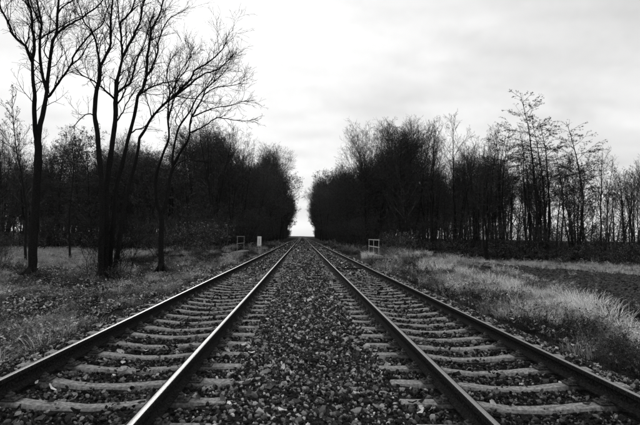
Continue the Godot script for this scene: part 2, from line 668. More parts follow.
const BLACK_TREE = [
	["t", 0.25, 0.19, 0.00, 0.00, 0.00, -0.01, 1.28, 0.00, 0.00, 2.84, 0.00, 0.03, 4.63, 0.00, 0.02, 5.54, 0.00, -0.03, 6.21, 0.00],
	["t", 0.15, 0.075, -0.02, 6.12, 0.00, -0.04, 6.62, 0.20, 0.02, 6.98, 0.40, 0.07, 7.51, 0.60, 0.18, 8.03, 0.80, 0.19, 8.63, 1.00, 0.24, 9.44, 1.20],
	["l", 0.07, 0.025, 0.23, 9.36, 1.18, 0.21, 9.59, 1.42, 0.18, 9.87, 1.65, -0.21, 10.22, 1.89, -0.27, 10.64, 2.13, -0.46, 11.11, 2.36, -0.54, 11.84, 2.60],
	["l", 0.075, 0.03, 0.23, 9.40, 1.19, 0.32, 10.07, 1.27, 0.26, 10.77, 1.35, 0.22, 11.47, 1.44, 0.12, 11.90, 1.52, -0.14, 13.15, 1.60],
	["l", 0.03, 0.015, 0.18, 9.85, 1.64, 0.46, 10.13, 1.96, 0.66, 10.42, 2.28, 0.97, 10.50, 2.60],
	["t", 0.17, 0.1, -0.02, 6.17, 0.00, -0.05, 6.98, -0.18, -0.06, 7.40, -0.35, -0.04, 8.24, -0.52, -0.09, 8.73, -0.70],
	["t", 0.095, 0.04, -0.08, 8.64, -0.67, -0.27, 9.37, -0.59, -0.38, 10.23, -0.51, -0.37, 11.07, -0.43, -0.27, 11.65, -0.34, -0.35, 12.15, -0.26, -0.45, 12.72, -0.18, -0.65, 14.08, -0.10],
	["l", 0.045, 0.02, -0.28, 11.63, -0.35, -0.66, 12.17, -0.63, -1.02, 12.68, -0.92, -1.45, 13.58, -1.20],
	["t", 0.11, 0.05, -0.09, 8.70, -0.69, -0.13, 9.45, -0.82, -0.13, 10.40, -0.95, -0.12, 11.18, -1.08, -0.03, 11.63, -1.21, -0.09, 12.47, -1.34, -0.13, 13.37, -1.47, -0.21, 15.19, -1.60],
	["l", 0.055, 0.025, -0.06, 11.52, -1.18, 0.09, 11.94, -1.48, 0.29, 12.31, -1.78, 0.77, 12.84, -2.09, 1.27, 13.49, -2.39, 1.45, 14.03, -2.70, 1.68, 14.94, -3.00],
	["l", 0.04, 0.02, -0.09, 12.63, -1.36, -0.11, 13.17, -1.78, 0.21, 13.74, -2.19, 0.55, 14.42, -2.60],
	["l", 0.035, 0.015, -0.37, 11.00, -0.43, 0.11, 11.12, -0.11, 0.61, 11.18, 0.22, 1.22, 11.33, 0.55, 1.93, 11.53, 0.87, 2.42, 11.44, 1.20],
	["l", 0.06, 0.02, -0.05, 8.35, -0.56, 0.27, 8.36, -0.30, 0.67, 8.72, -0.04, 1.03, 9.00, 0.22, 1.51, 9.47, 0.49, 1.78, 9.90, 0.75, 2.32, 10.41, 1.01, 2.82, 10.76, 1.27, 3.27, 10.94, 1.54, 3.51, 11.37, 1.80],
	["l", 0.03, 0.015, 1.51, 9.47, 0.49, 2.17, 9.72, 0.96, 2.66, 10.08, 1.43, 3.14, 10.25, 1.90],
	["l", 0.022, 0.01, -0.13, 9.81, -0.87, 0.06, 10.10, -1.15, 0.16, 10.76, -1.43, -0.06, 11.61, -1.72, -0.12, 12.11, -2.00],
	["l", 0.03, 0.015, -0.13, 10.20, -0.92, -0.31, 10.50, -0.72, -0.09, 11.00, -0.51, 0.13, 11.48, -0.31, 0.25, 12.15, -0.10],
]
const CLUMP_TREE = [
	["t", 0.17, 0.1, -0.11, 0.02, 0.24, -0.15, 0.86, 0.24, -0.12, 2.43, 0.35, -0.16, 3.65, 0.38, -0.27, 4.84, 0.41, -0.38, 5.81, 0.44, -0.40, 6.19, 0.46, -0.47, 6.65, 0.49, -0.55, 7.12, 0.52, -0.50, 8.10, 0.55, -0.39, 8.56, 0.57, -0.36, 9.16, 0.60],
	["l", 0.055, 0.02, -0.37, 9.12, 0.60, -0.42, 9.73, 0.80, -0.47, 10.22, 1.00, -0.62, 10.53, 1.20, -0.74, 10.71, 1.40, -0.83, 11.18, 1.60],
	["l", 0.06, 0.025, -0.36, 9.16, 0.60, -0.21, 9.54, 0.52, -0.03, 10.23, 0.44, -0.09, 11.07, 0.36, -0.06, 12.19, 0.28, 0.08, 13.58, 0.20],
	["l", 0.03, 0.012, -0.54, 7.07, 0.52, -0.62, 7.00, 0.98, -0.72, 6.68, 1.44, -0.73, 6.28, 1.90],
	["t", 0.19, 0.11, -0.07, -0.01, -0.08, -0.14, 1.79, -0.13, -0.20, 3.70, -0.16, -0.15, 4.92, -0.19, -0.05, 5.94, -0.21, 0.03, 7.01, -0.24, 0, 8.00, -0.27, 0.01, 8.86, -0.30],
	["t", 0.1, 0.06, 0.00, 8.81, -0.30, 0.04, 9.12, -0.40, 0.16, 10.00, -0.50],
	["l", 0.055, 0.022, 0.15, 9.97, -0.50, 0.12, 10.77, -0.30, 0.17, 11.37, -0.10, 0.56, 11.63, 0.10, 0.89, 12.21, 0.30, 1.14, 13.23, 0.50],
	["l", 0.03, 0.014, 0.12, 10.84, -0.28, 0.13, 11.53, 0.08, 0.18, 12.12, 0.44, 0.08, 12.81, 0.80],
	["l", 0.06, 0.025, 0.15, 9.97, -0.50, 0.39, 10.70, -0.70, 0.52, 11.30, -0.90, 0.68, 11.92, -1.10, 0.68, 12.64, -1.30, 0.72, 13.10, -1.50, 0.94, 14.38, -1.70],
	["l", 0.05, 0.02, 0.00, 7.95, -0.27, -0.25, 8.20, 0.06, -0.33, 8.30, 0.40, -0.49, 8.42, 0.73, -0.49, 8.40, 1.07, -0.69, 8.45, 1.40],
	["l", 0.055, 0.02, 0.00, 8.19, -0.28, 0.21, 8.57, -0.52, 0.43, 8.89, -0.77, 0.50, 9.57, -1.02, 0.56, 10.22, -1.26, 0.66, 10.79, -1.51, 0.79, 11.57, -1.75, 0.82, 12.36, -2.00],
	["l", 0.04, 0.016, 0.01, 7.69, -0.26, 0.34, 7.93, -0.01, 0.57, 8.22, 0.24, 0.75, 8.62, 0.50, 0.99, 9.15, 0.75, 1.27, 9.49, 1.00],
	["l", 0.035, 0.014, 0.02, 6.88, -0.24, 0.11, 7.38, -0.65, 0.27, 8.15, -1.07, 0.46, 8.83, -1.48, 0.73, 9.16, -1.90],
	["t", 0.15, 0.07, -0.05, 0.05, -0.40, -0.05, 1.48, -0.54, 0.01, 2.89, -0.58, 0.02, 3.47, -0.62, 0.06, 4.32, -0.65, 0.26, 5.25, -0.69, 0.42, 6.19, -0.73, 0.58, 6.97, -0.77, 0.71, 7.76, -0.81, 0.76, 8.32, -0.85, 0.95, 8.64, -0.88, 1.06, 9.09, -0.92, 1.10, 9.71, -0.96, 1.07, 10.22, -1.00],
	["l", 0.06, 0.025, 1.07, 10.14, -0.99, 1.16, 10.97, -1.08, 1.16, 11.52, -1.16, 1.45, 12.18, -1.24, 1.62, 12.94, -1.32, 1.79, 14.05, -1.40],
	["l", 0.05, 0.02, 1.08, 9.38, -0.94, 1.15, 9.60, -1.25, 1.37, 10.61, -1.56, 1.26, 11.10, -1.87, 1.45, 12.17, -2.18, 1.71, 12.77, -2.49, 2.08, 13.17, -2.80],
	["l", 0.045, 0.018, 0.80, 8.38, -0.85, 1.05, 8.40, -0.60, 1.50, 8.58, -0.35, 1.97, 8.67, -0.10, 2.38, 8.69, 0.15, 2.79, 8.67, 0.40],
	["l", 0.04, 0.02, 0.50, 6.55, -0.75, 0.85, 6.70, -0.52, 1.23, 6.72, -0.30],
	["t", 0.15, 0.05, 0.16, 0.11, -0.24, 0.27, 0.58, -0.24, 0.48, 1.89, -0.10, 0.63, 3.09, 0.00, 0.82, 3.91, 0.10, 1.11, 5.07, 0.20, 1.27, 5.88, 0.30, 1.33, 6.16, 0.40, 1.58, 6.49, 0.50, 1.88, 7.01, 0.60, 2.40, 7.56, 0.70, 2.78, 7.82, 0.80],
	["l", 0.055, 0.02, 2.75, 7.80, 0.79, 3.13, 8.15, 1.00, 3.58, 8.48, 1.20, 3.79, 8.80, 1.40, 4.30, 9.03, 1.60, 4.61, 9.21, 1.80, 5.00, 9.48, 2.00],
	["l", 0.05, 0.02, 2.78, 7.82, 0.80, 3.30, 8.38, 0.55, 3.87, 9.00, 0.30, 4.55, 9.37, 0.05, 4.89, 9.87, -0.20],
	["l", 0.035, 0.015, 2.40, 7.56, 0.70, 2.60, 8.01, 0.55, 2.86, 8.69, 0.40, 3.17, 9.21, 0.25, 3.33, 9.94, 0.10],
	["l", 0.03, 0.012, 1.88, 7.01, 0.60, 1.91, 7.37, 1.10, 1.93, 7.56, 1.60],
	["l", 0.03, 0.012, 2.87, 7.91, 0.76, 3.28, 7.89, 0.57, 3.66, 7.92, 0.39, 3.93, 7.89, 0.20],
]
const FAN_TREE = [
	["t", 0.2, 0.15, 0.00, 0.00, 0.00, -0.07, 1.20, 0.00, -0.08, 2.52, 0.00, -0.13, 3.15, 0.00],
	["t", 0.115, 0.06, -0.12, 2.99, 0.00, -0.34, 3.72, 0.13, -0.39, 4.81, 0.27, -0.23, 5.48, 0.40, 0.07, 6.35, 0.53, 0.33, 7.01, 0.67, 0.29, 7.95, 0.80],
	["l", 0.05, 0.02, 0.29, 7.92, 0.80, 0.33, 8.41, 0.96, 0.41, 8.83, 1.12, 0.48, 9.35, 1.28, 0.35, 10.02, 1.44, 0.52, 10.79, 1.60],
	["l", 0.05, 0.02, 0.29, 7.92, 0.80, 0.42, 8.71, 0.60, 0.51, 9.30, 0.40, 0.47, 10.08, 0.20, 0.68, 10.83, 0, 1.09, 11.57, -0.20],
	["t", 0.125, 0.09, -0.12, 3.04, 0.00, 0.08, 3.74, -0.13, 0.19, 4.96, -0.27, 0.31, 5.71, -0.40],
	["t", 0.09, 0.04, 0.29, 5.60, -0.38, 0.24, 6.33, -0.56, 0.29, 7.08, -0.73, 0.32, 7.50, -0.90, 0.42, 8.04, -1.08, 0.93, 8.94, -1.25, 1.31, 9.85, -1.43, 2.09, 10.70, -1.60],
	["l", 0.035, 0.014, 2.08, 10.69, -1.60, 2.43, 11.19, -1.90, 2.74, 11.71, -2.20, 2.94, 12.48, -2.50],
	["l", 0.03, 0.012, 0.41, 7.98, -1.06, 0.22, 8.21, -0.87, 0.36, 8.56, -0.68, 0.72, 9.18, -0.49, 1.12, 9.58, -0.30],
	["t", 0.09, 0.05, 0.30, 5.66, -0.39, 0.78, 6.49, -0.14, 1.21, 7.10, 0.10, 1.32, 7.85, 0.35, 1.46, 8.21, 0.60],
	["l", 0.045, 0.015, 1.44, 8.17, 0.57, 1.90, 8.87, 0.76, 2.18, 9.30, 0.94, 2.72, 9.57, 1.13, 3.31, 9.63, 1.31, 3.94, 9.67, 1.50],
	["l", 0.03, 0.014, 2.08, 9.15, 0.88, 2.23, 9.79, 0.72, 2.59, 10.48, 0.56, 2.76, 11.19, 0.40],
	["l", 0.04, 0.014, 1.44, 8.17, 0.57, 2.12, 8.58, 0.28, 2.64, 8.88, -0.01, 3.40, 9.09, -0.31, 3.95, 9.41, -0.60],
	["l", 0.045, 0.014, 1.26, 7.40, 0.20, 1.79, 7.55, 0.52, 2.26, 7.70, 0.84, 2.87, 8.01, 1.16, 3.78, 7.85, 1.48, 4.57, 7.75, 1.80],
	["l", 0.03, 0.012, 0.19, 4.96, -0.27, 0.42, 5.74, -0.58, 0.88, 6.12, -0.89, 1.52, 6.13, -1.20],
]

# ------------------------------------------------------------------ trees
func curve_points(flat: Array, from: int, step: float) -> PackedVector3Array:
	var p := []
	for k in range(from, flat.size(), 3): p.append(Vector3(flat[k], flat[k + 1], flat[k + 2]))
	var out := PackedVector3Array()
	for k in p.size() - 1:
		var a: Vector3 = p[maxi(k - 1, 0)]
		var b: Vector3 = p[k]
		var c: Vector3 = p[k + 1]
		var d: Vector3 = p[mini(k + 2, p.size() - 1)]
		var n := maxi(1, int(ceil(b.distance_to(c) / step)))
		for j in n:
			out.append(b.cubic_interpolate(c, a, d, float(j) / n))
	out.append(p[-1])
	return out


func leaf(b: Buf, p: Vector3, s: float, l: float):
	var d := rv().normalized()
	var e := d.cross(rv()).normalized()
	var k := b.v.size()
	b.v.append(p - d * s)
	b.v.append(p + e * s * 0.6)
	b.v.append(p + d * s)
	b.v.append(p - e * s * 0.6)
	var c := Color(l, l, l)
	for j in 4: b.c.append(c)
	b.i.append_array(PackedInt32Array([k, k + 1, k + 2, k, k + 2, k + 3]))


# g: step[], wob, up[], sides[], dens[], ratio[], angle, last, rmin, leaves (per last twig), leaf_size, leaf_tone
func sprout(cb: Buf, lb: Buf, p: Vector3, d: Vector3, ln: float, r: float, lvl: int, g: Dictionary):
	var n := maxi(2, int(ceil(ln / g.step[lvl])))
	var pts := PackedVector3Array()
	var rad := PackedFloat32Array()
	var q := p
	var dir := d
	for i in n + 1:
		pts.append(q)
		rad.append(maxf(r * (1.0 - 0.72 * i / n), g.rmin))
		dir = (dir + rv() * g.wob + Vector3.UP * g.up[lvl]).normalized()
		q += dir * ln / n
	tube(cb, pts, rad, g.sides[lvl])
	if lvl < g.last:
		var k := int(ln * g.dens[lvl] + rng.randf())
		for j in k:
			var t: float = lerpf(g.get("bare", 0.18), 1.0, (j + rng.randf()) / k) * n
			var i := mini(int(t), n - 1)
			var at := pts[i].lerp(pts[i + 1], t - i)
			var tan := (pts[i + 1] - pts[i]).normalized()
			var perp := tan.cross(rv()).normalized()
			var cd: Vector3 = tan.rotated(perp, g.angle * rng.randf_range(0.6, 1.4))
			if g.has("flat") and lvl >= 0: cd = Vector3(cd.x, cd.y * g.flat, cd.z).normalized()
			sprout(cb, lb, at, cd, ln * g.ratio[lvl] * (1.25 - 0.65 * t / n) * rng.randf_range(0.6, 1.25), maxf(rad[i] * 0.62, g.rmin), lvl + 1, g)
	if lb and lvl >= g.last - 1:
		var m: int = g.leaves if lvl == g.last else g.leaves / 2
		for j in m:
			leaf(lb, pts[rng.randi_range(1, n)] + rv() * g.leaf_size * 1.3, g.leaf_size * rng.randf_range(0.5, 1.2), rng.randf_range(g.leaf_tone[0], g.leaf_tone[1]))


func traced_tree(called: String, stems: Array, at: Vector3, label: String, sd: int, amount: float):
	rng.seed = sd * 77
	var root := thing(called, at, label, "tree", "bare trees standing before the wood")
	var crown := Buf.new()
	var g := {step = [0.35, 0.22, 0.16, 0.14], wob = 0.27, up = [0.05, 0.06, 0.04, 0.03], sides = [5, 4, 3, 3], dens = [3.4, 4.2, 4.2, 0.0], ratio = [0.55, 0.52, 0.5, 0.5], angle = 0.62, last = 3, rmin = 0.0048}
	for s in stems:
		var pts := curve_points(s, 3, 0.22)
		var rad := PackedFloat32Array()
		var n := pts.size()
		var ground: bool = pts[0].y < 0.5
		if ground: pts.insert(0, pts[0] + Vector3(0, -0.35, 0))
		n = pts.size()
		for i in n:
			var t := float(i) / (n - 1)
			var r := lerpf(s[1], s[2], pow(t, 0.85)) * (0.74 if s[0] == "t" else 1.0)
			if ground: r *= 1.0 + 1.1 * exp(-maxf(0.0, pts[i].y + 0.1) / 0.16)
			rad.append(r)
			if s[0] == "l" and i > 0: pts[i] += rv() * 0.018
		var b := Buf.new()
		tube(b, pts, rad, 18 if s[0] == "t" else 8, 0.4 if s[0] == "t" else 0.12)
		inst("trunk" if s[0] == "t" else "limb", mesh_of(b), M.bark, root)
		if ground:                             # roots spreading from the foot
			for k in 5:
				var az := TAU * (k + rng.randf() * 0.7) / 5.0
				var out := Vector3(cos(az), 0, sin(az))
				var reach: float = rng.randf_range(0.5, 0.95) * s[1] / 0.2
				var rt := Buf.new()
				var rp := PackedVector3Array()
				var rr := PackedFloat32Array()
				for j in 6:
					var t := j / 5.0
					rp.append(pts[1] + out * (s[1] * 0.35 + reach * t) + Vector3(0, 0.46 * pow(1.0 - t, 2.4) - 0.06 * t, 0) + rv() * 0.02 * t)
					rr.append(s[1] * lerpf(0.5, 0.16, t))
				tube(rt, rp, rr, 7, 0.2)
				inst("root", mesh_of(rt), M.bark, root)
		# side branches and twigs, only where the stem is in its crown
		var run := 0.0
		var due := 0.3
		for i in range(1, n):
			run += pts[i].distance_to(pts[i - 1])
			if run < due: continue
			var high := pts[i].y
			if high < 5.3:
				due = run + 0.4
				continue
			if s[0] == "t" and (high < 7.0 or rad[i] > 0.11):
				due = run + rng.randf_range(0.6, 1.4)
				continue
			due = run + (rng.randf_range(0.35, 0.8) if s[0] == "t" else rng.randf_range(0.22, 0.5)) / amount
			var tan := (pts[i] - pts[i - 1]).normalized()
			var d := tan.rotated(tan.cross(rv()).normalized(), rng.randf_range(0.4, 0.95))
			d = (d + Vector3.UP * 0.22 + Vector3(0.03, 0, 0)).normalized()
			var ln := rng.randf_range(0.5, 1.35) * lerpf(0.75, 1.2, smooth(5, 11, high))
			if rng.randf() < 0.15: ln *= 1.5
			sprout(crown, null, pts[i], d, ln, clampf(rad[i] * 0.45, 0.010, 0.023), 1, g)
		# the tip carries on
		for k in (3 if s[0] == "l" or s[2] <= 0.05 else 0):
			var tan := (pts[n - 1] - pts[n - 2]).normalized()
			sprout(crown, null, pts[n - 1], (tan + rv() * 0.35).normalized(), rng.randf_range(0.4, 0.9), minf(rad[n - 1] * 0.8, 0.024), 0, g)
	if called == "clump_tree":                 # suckers round the foot
		var b := Buf.new()
		for k in 16:
			sprout(b, null, Vector3(rng.randf_range(-0.5, 0.9), -0.2, rng.randf_range(-0.6, 0.6)), Vector3(rng.randf_range(-0.15, 0.3), 1, rng.randf_range(-0.2, 0.2)).normalized(), rng.randf_range(1.2, 3.2), 0.014, 1, g)
		inst("suckers", mesh_of(b), M.twig, root)
	inst("crown", mesh_of(crown), M.twig, root)
	print(called, " twigs tris ", crown.i.size() / 3)


# ------------------------------------------------------------------ the woods
var protos := {}


func wood_tree(kind: String, sd: int) -> Node3D:
	rng.seed = sd
	var root := Node3D.new()
	var tb := Buf.new()
	var cb := Buf.new()
	var lb = null
	var h := 15.0
	var g := {step = [0.9, 0.6, 0.4, 0.3], wob = 0.16, up = [0.10, 0.08, 0.05, 0.03], sides = [5, 4, 3, 3], dens = [2.2, 3.4, 4.2, 0], ratio = [0.45, 0.48, 0.5, 0.5], angle = 0.7, last = 3, rmin = 0.008, leaves = 0, leaf_size = 0.1, leaf_tone = [0.02, 0.06]}
	var stems := 1
	var start := 0.35
	var limbs := 15
	var limb := 4.2
	var ang := 0.7
	var r0 := 0.17
	var taper := 0.45
	match kind:
		"slender":
			limbs = 16; limb = 3.0; start = 0.40; ang = 0.55; h = 15.5; r0 = 0.14
		"broad":
			limbs = 20; limb = 6.2; start = 0.26; ang = 0.72; h = 14.0; r0 = 0.22; taper = 0.6; g.dens = [2.2, 3.4, 3.6, 0]
		"forked":
			stems = 3; limbs = 9; limb = 3.6; start = 0.4; ang = 0.6; h = 14.5; r0 = 0.14
		"layered":
			limbs = 26; limb = 2.6; start = 0.45; ang = 1.35; h = 16.0; r0 = 0.15; lb = Buf.new()
			g.flat = 0.35; g.up = [0.03, 0.0, 0.0, 0.0]; g.leaves = 4; g.leaf_size = 0.055; g.dens = [2.6, 3.6, 3.0, 0]; g.leaf_tone = [0.012, 0.04]
		"leafy":
			limbs = 20; limb = 4.6; start = 0.22; ang = 0.85; h = 13.5; r0 = 0.17; lb = Buf.new()
			g.leaves = 5; g.leaf_size = 0.085; g.dens = [2.4, 3.2, 2.6, 0]; g.leaf_tone = [0.015, 0.10]
		"ivied":
			limbs = 15; limb = 3.6; start = 0.35; ang = 0.7; h = 14.5; r0 = 0.17; lb = Buf.new()
			g.leaves = 2; g.leaf_size = 0.08; g.dens = [2.0, 3.2, 3.4, 0]; g.leaf_tone = [0.012, 0.04]
		"young":
			limbs = 18; limb = 2.0; start = 0.25; ang = 0.6; h = 10.0; r0 = 0.08; lb = Buf.new()
			g.leaves = 1; g.leaf_size = 0.06; g.dens = [2.8, 4.0, 3.6, 0]
		"thicket":
			stems = 7; limbs = 9; limb = 1.9; start = 0.1; ang = 0.7; h = 5.0; r0 = 0.04; lb = Buf.new()
			g.leaves = 2; g.leaf_size = 0.05; g.dens = [2.8, 4.0, 4.0, 0]; g.leaf_tone = [0.02, 0.11]
		"bramble":
			stems = 12; limbs = 6; limb = 1.0; start = 0.1; ang = 0.8; h = 2.2; r0 = 0.018; lb = Buf.new()
			g.leaves = 3; g.leaf_size = 0.05; g.dens = [4.0, 5.0, 4.0, 0]; g.up = [-0.04, 0.0, 0.0, 0.0]; g.leaf_tone = [0.03, 0.22]
	for s in stems:
		var pts := PackedVector3Array()
		var rad := PackedFloat32Array()
		var n := 16
		var q := Vector3(0, -0.4, 0)
		var lean := Vector3(rng.randf_range(-0.05, 0.05), 0, rng.randf_range(-0.05, 0.05))
		if stems > 1:
			var a := TAU * s / stems + rng.randf()
			var sp := 0.14 if stems < 5 else 0.42
			lean = Vector3(cos(a), 0, sin(a)) * sp * rng.randf_range(0.5, 1.2)
			if stems > 5: q += Vector3(cos(a), 0, sin(a)) * rng.randf_range(0.1, 0.7)
		var hh := h * (1.0 if stems == 1 else rng.randf_range(0.75, 1.0))
		for i in n + 1:
			var t := float(i) / n
			pts.append(q)
			rad.append(r0 * (1.0 - 0.88 * pow(t, 1.0)) * (1.0 + 0.6 * exp(-t * 28.0)))
			lean += Vector3(rng.randf_range(-0.08, 0.08), 0, rng.randf_range(-0.08, 0.08))
			if stems <= 5: lean *= 0.9
			q += (Vector3.UP + lean).normalized() * (hh + 0.4) / n
		tube(tb, pts, rad, 8 if stems < 5 else 4)
		if kind == "ivied":
			for k in 2600:
				var t := rng.randf_range(0.0, 0.72)
				var i := int(t * n)
				leaf(lb, pts[i].lerp(pts[i + 1], t * n - i) + rv().normalized() * rng.randf_range(0.1, 0.42) * (1.0 + 0.5 * noise.get_noise_1d(t * 9.0)), 0.08, rng.randf_range(0.012, 0.045))
		for k in limbs:
			var t := lerpf(start, 0.98, (k + rng.randf()) / limbs)
			var i := int(t * n)
			var at := pts[i].lerp(pts[mini(i + 1, n)], t * n - i)
			var az := k * 2.4 + rng.randf_range(-0.5, 0.5)
			var u := (t - start) / (1.0 - start)
			var a := ang * rng.randf_range(0.75, 1.25) * lerpf(1.15, 0.7, u)
			var d := (Vector3(cos(az), 0, sin(az)) * sin(a) + Vector3.UP * cos(a)).normalized()
			var ln := limb * (0.35 + 0.75 * sin(PI * clampf(0.18 + u * 0.75, 0, 1))) * rng.randf_range(0.65, 1.15)
			sprout(cb, lb, at, d, ln, maxf(rad[i] * 0.5, 0.02 if stems < 5 else 0.012), 0, g)
	inst("trunk" if stems < 5 else "stems", mesh_of(tb), M.bark, root)
	var c := inst("crown", mesh_of(cb), M.wood_twig, root)
	if lb: inst("foliage", mesh_of(lb), M.leaf, c)
	print(kind, " ", cb.i.size() / 3, " leaves ", 0 if lb == null else lb.i.size() / 6)
	return root


const NAMES = {slender = "slender_tree", broad = "broad_tree", forked = "forked_tree", layered = "layered_tree", leafy = "leafy_tree", ivied = "ivied_tree", young = "young_tree", thicket = "thicket_shrub", bramble = "bramble_bush"}
const LOOKS = {slender = "tall slender bare tree with upright branches", broad = "bare tree with a broad rounded twiggy crown", forked = "bare tree forking low into several stems", layered = "dark tree with flat tiers of leafy sprays", leafy = "dark tree still thick with leaves", ivied = "bare tree with an ivy wrapped trunk", young = "thin young tree with a narrow twiggy crown", thicket = "dense many stemmed shrub with small dark leaves", bramble = "low tangled bramble bush with small leaves"}


func plant(kind: String, x: float, z: float, scale: float, zone: String):
	if not protos.has(kind): protos[kind] = []
	var variants: Array = protos[kind]
	var want := 3 if kind in ["slender", "layered", "leafy", "thicket"] else 2
	var o: Node3D
	var keep := rng.state
	if variants.size() < want:
		o = wood_tree(kind, 500 + kind.hash() % 1000 + variants.size() * 31)
		variants.append(o)
	else:
		o = variants[rng.randi() % want].duplicate()
		keep = rng.state
	rng.state = keep
	o.name = numbered(NAMES[kind])
	add_child(o)
	o.position = Vector3(x, ground_y(x, z), z)
	o.rotation = Vector3(rng.randf_range(-0.07, 0.07), rng.randf() * TAU, rng.randf_range(-0.07, 0.07))
	o.scale = Vector3(scale, scale * rng.randf_range(0.95, 1.08), scale)
	var cat := "bush" if kind in ["thicket", "bramble"] else "tree"
	tag(o, LOOKS[kind] + " " + zone, cat, LOOKS[kind] + " " + zone)


func pick(w: Dictionary) -> String:
	var t := 0.0
	for k in w: t += w[k]
	var r := rng.randf() * t
	for k in w:
		r -= w[k]
		if r <= 0.0: return k
	return w.keys()[0]


func edge_right(x: float) -> float:
	return lerpf(51.0, 40.5, clampf((x - 9.0) / 18.0, 0, 1)) if x < 27.0 else lerpf(40.5, 37.0, (x - 27.0) / 30.0)


func edge_left(x: float) -> float:     # x is negative
	return 57.0 + 2.5 * noise.get_noise_1d(x * 0.2) if x < -17.0 else lerpf(57.0, 50.0, smooth(-17.0, -9.0, x))


func make_woods():
	rng.seed = 909
	var zr := "edging the wood behind the ploughed field"
	var zr2 := "deep in the wood behind the ploughed field"
	var zl := "edging the wood behind the rough meadow"
	var zl2 := "deep in the wood behind the rough meadow"
	# behind the field: rows of trunks, thinner towards the open end
	for row in [[0.8, 1.9], [3.6, 1.9], [7.0, 2.2], [11.0, 2.6], [16.0, 3.0], [22.0, 3.6], [29.0, 4.4]]:
		var x := 9.5 + rng.randf() * 2.0
		while x < 44.0:
			var d: float = edge_right(x) + row[0] + rng.randf_range(-1.6, 1.6)
			var open := smooth(0.34, 0.52, x / d)
			if in_view(x, -d, 3.0) and not (open > 0.5 and row[0] > 17.0 and rng.randf() < 0.8):
				var u := x / d
				var tall := lerpf(0.74, 0.97, smooth(0.12, 0.22, u)) - 0.08 * smooth(0.28, 0.37, u) + 0.02 * smooth(0.42, 0.48, u) - 0.17 * smooth(0.50, 0.58, u)
				plant(pick({slender = 4.0, forked = 3.2, ivied = 0.35, layered = 0.45, broad = 1.6 * (1.0 - open), young = 0.6}), x, -d, rng.randf_range(0.78, 0.95) * tall, zr if row[0] < 5.0 else zr2)
			x += row[1] * rng.randf_range(0.7, 1.35) * (1.0 - 0.05 * open)
	# the ones that stand above the rest
	plant("broad", 10.6, -49.0, 0.80, zr)
	plant("broad", 8.6, -57.0, 0.66, zr)
	for p in [[21.6, -44.5, 0.93], [23.2, -45.5, 0.86], [25.4, -44.0, 0.84], [19.2, -46.0, 0.80]]:
		plant("layered", p[0], p[1], p[2], zr)
	plant("leafy", 25.6, -43.5, 0.66, zr)
	# brush along the foot of it
	var xx := 9.0
	while xx < 34.0:
		var d := edge_right(xx)
		if in_view(xx, -d, 2.0):
			plant("thicket", xx, -(d + rng.randf_range(0.6, 3.0)), rng.randf_range(0.6, 0.95) * (1.0 - 0.2 * smooth(16, 27, xx)), zr)
			plant("bramble", xx + rng.randf(), -(d - rng.randf_range(-0.4, 0.6)), rng.randf_range(0.6, 1.0), zr)
			if xx < 22.0 or rng.randf() < 0.85: plant("thicket", xx + 0.8, -(d + rng.randf_range(5.0, 9.0)), rng.randf_range(0.6, 0.95), zr2)
		xx += rng.randf_range(1.0, 1.7)
	# behind the meadow
	for row in [[1.0, 2.6], [5.0, 3.0], [10.0, 3.6], [17.0, 4.4]]:
		var x := -8.5 - rng.randf() * 2.0
		while x > -52.0:
			var d: float = edge_left(x) + row[0] + rng.randf_range(-1.5, 1.5)
			if in_view(x, -d, 3.0):
				plant(pick({leafy = 1.5, slender = 2.4, ivied = 0.6, forked = 2.0, broad = 1.4, layered = 0.7, young = 1.0}), x, -d, rng.randf_range(0.74, 0.92), zl if row[0] < 3.0 else zl2)
			x -= row[1] * rng.randf_range(0.7, 1.35)
	xx = -8.0
	while xx > -44.0:
		var d := edge_left(xx)
		if in_view(xx, -d, 2.0):
			plant("thicket", xx, -(d + rng.randf_range(-0.3, 1.5)), rng.randf_range(0.6, 1.0), zl)
			plant("thicket", xx - 0.6, -(d + rng.randf_range(4.0, 7.0)), rng.randf_range(0.9, 1.3), zl2)
			if rng.randf() < 0.5: plant("bramble", xx, -(d - rng.randf_range(0.4, 1.2)), rng.randf_range(0.7, 1.1), zl)
		xx -= rng.randf_range(1.2, 1.9)
	# both sides of the line, closing in with distance
	for side in [-1, 1]:
		var d := 56.0
		while d < 175.0:
			var tall := lerpf(0.82, 1.5, smooth(80, 140, d)) if side < 0 else lerpf(0.76, 1.12, smooth(85, 175, d))
			var zone := ("by the railway near the marker post" if side < 0 else "by the railway beyond the pale railing") if d < 88.0 else ("far down the railway past the marker post" if side < 0 else "far down the railway past the pale railing")
			var w := {leafy = 0.35 if d < 90.0 else 1.2, slender = 2.4, broad = 2.2, forked = 2.4, ivied = 0.4}
			plant(pick(w), side * (rng.randf_range(7.4, 8.6) + 1.2 * smooth(90, 160, d)), -d, tall * rng.randf_range(0.85, 1.1), zone)
			plant(pick(w), side * rng.randf_range(10.5, 13.5), -(d + 2.0), tall * rng.randf_range(0.85, 1.1), zone)
			if d < 130.0: plant("thicket", side * rng.randf_range(6.8, 7.8), -(d + rng.randf() * 2.0), rng.randf_range(0.6, 1.0), zone)
			if d < 100.0: plant("thicket", side * rng.randf_range(8.6, 10.5), -(d + rng.randf() * 2.0), rng.randf_range(0.9, 1.3), zone)
			d += lerpf(3.2, 7.0, smooth(56, 175, d)) * rng.randf_range(0.8, 1.2)
	for p in [[-6.2, 108.0, 1.15], [-6.2, 124.0, 1.2], [-6.7, 150.0, 1.4], [6.4, 128.0, 0.95], [6.5, 152.0, 1.15], [-6.6, 172.0, 1.5], [6.6, 172.0, 1.3]]:
		plant("leafy", p[0], -p[1], p[2], "far down the railway past the marker post" if p[0] < 0.0 else "far down the railway past the pale railing")
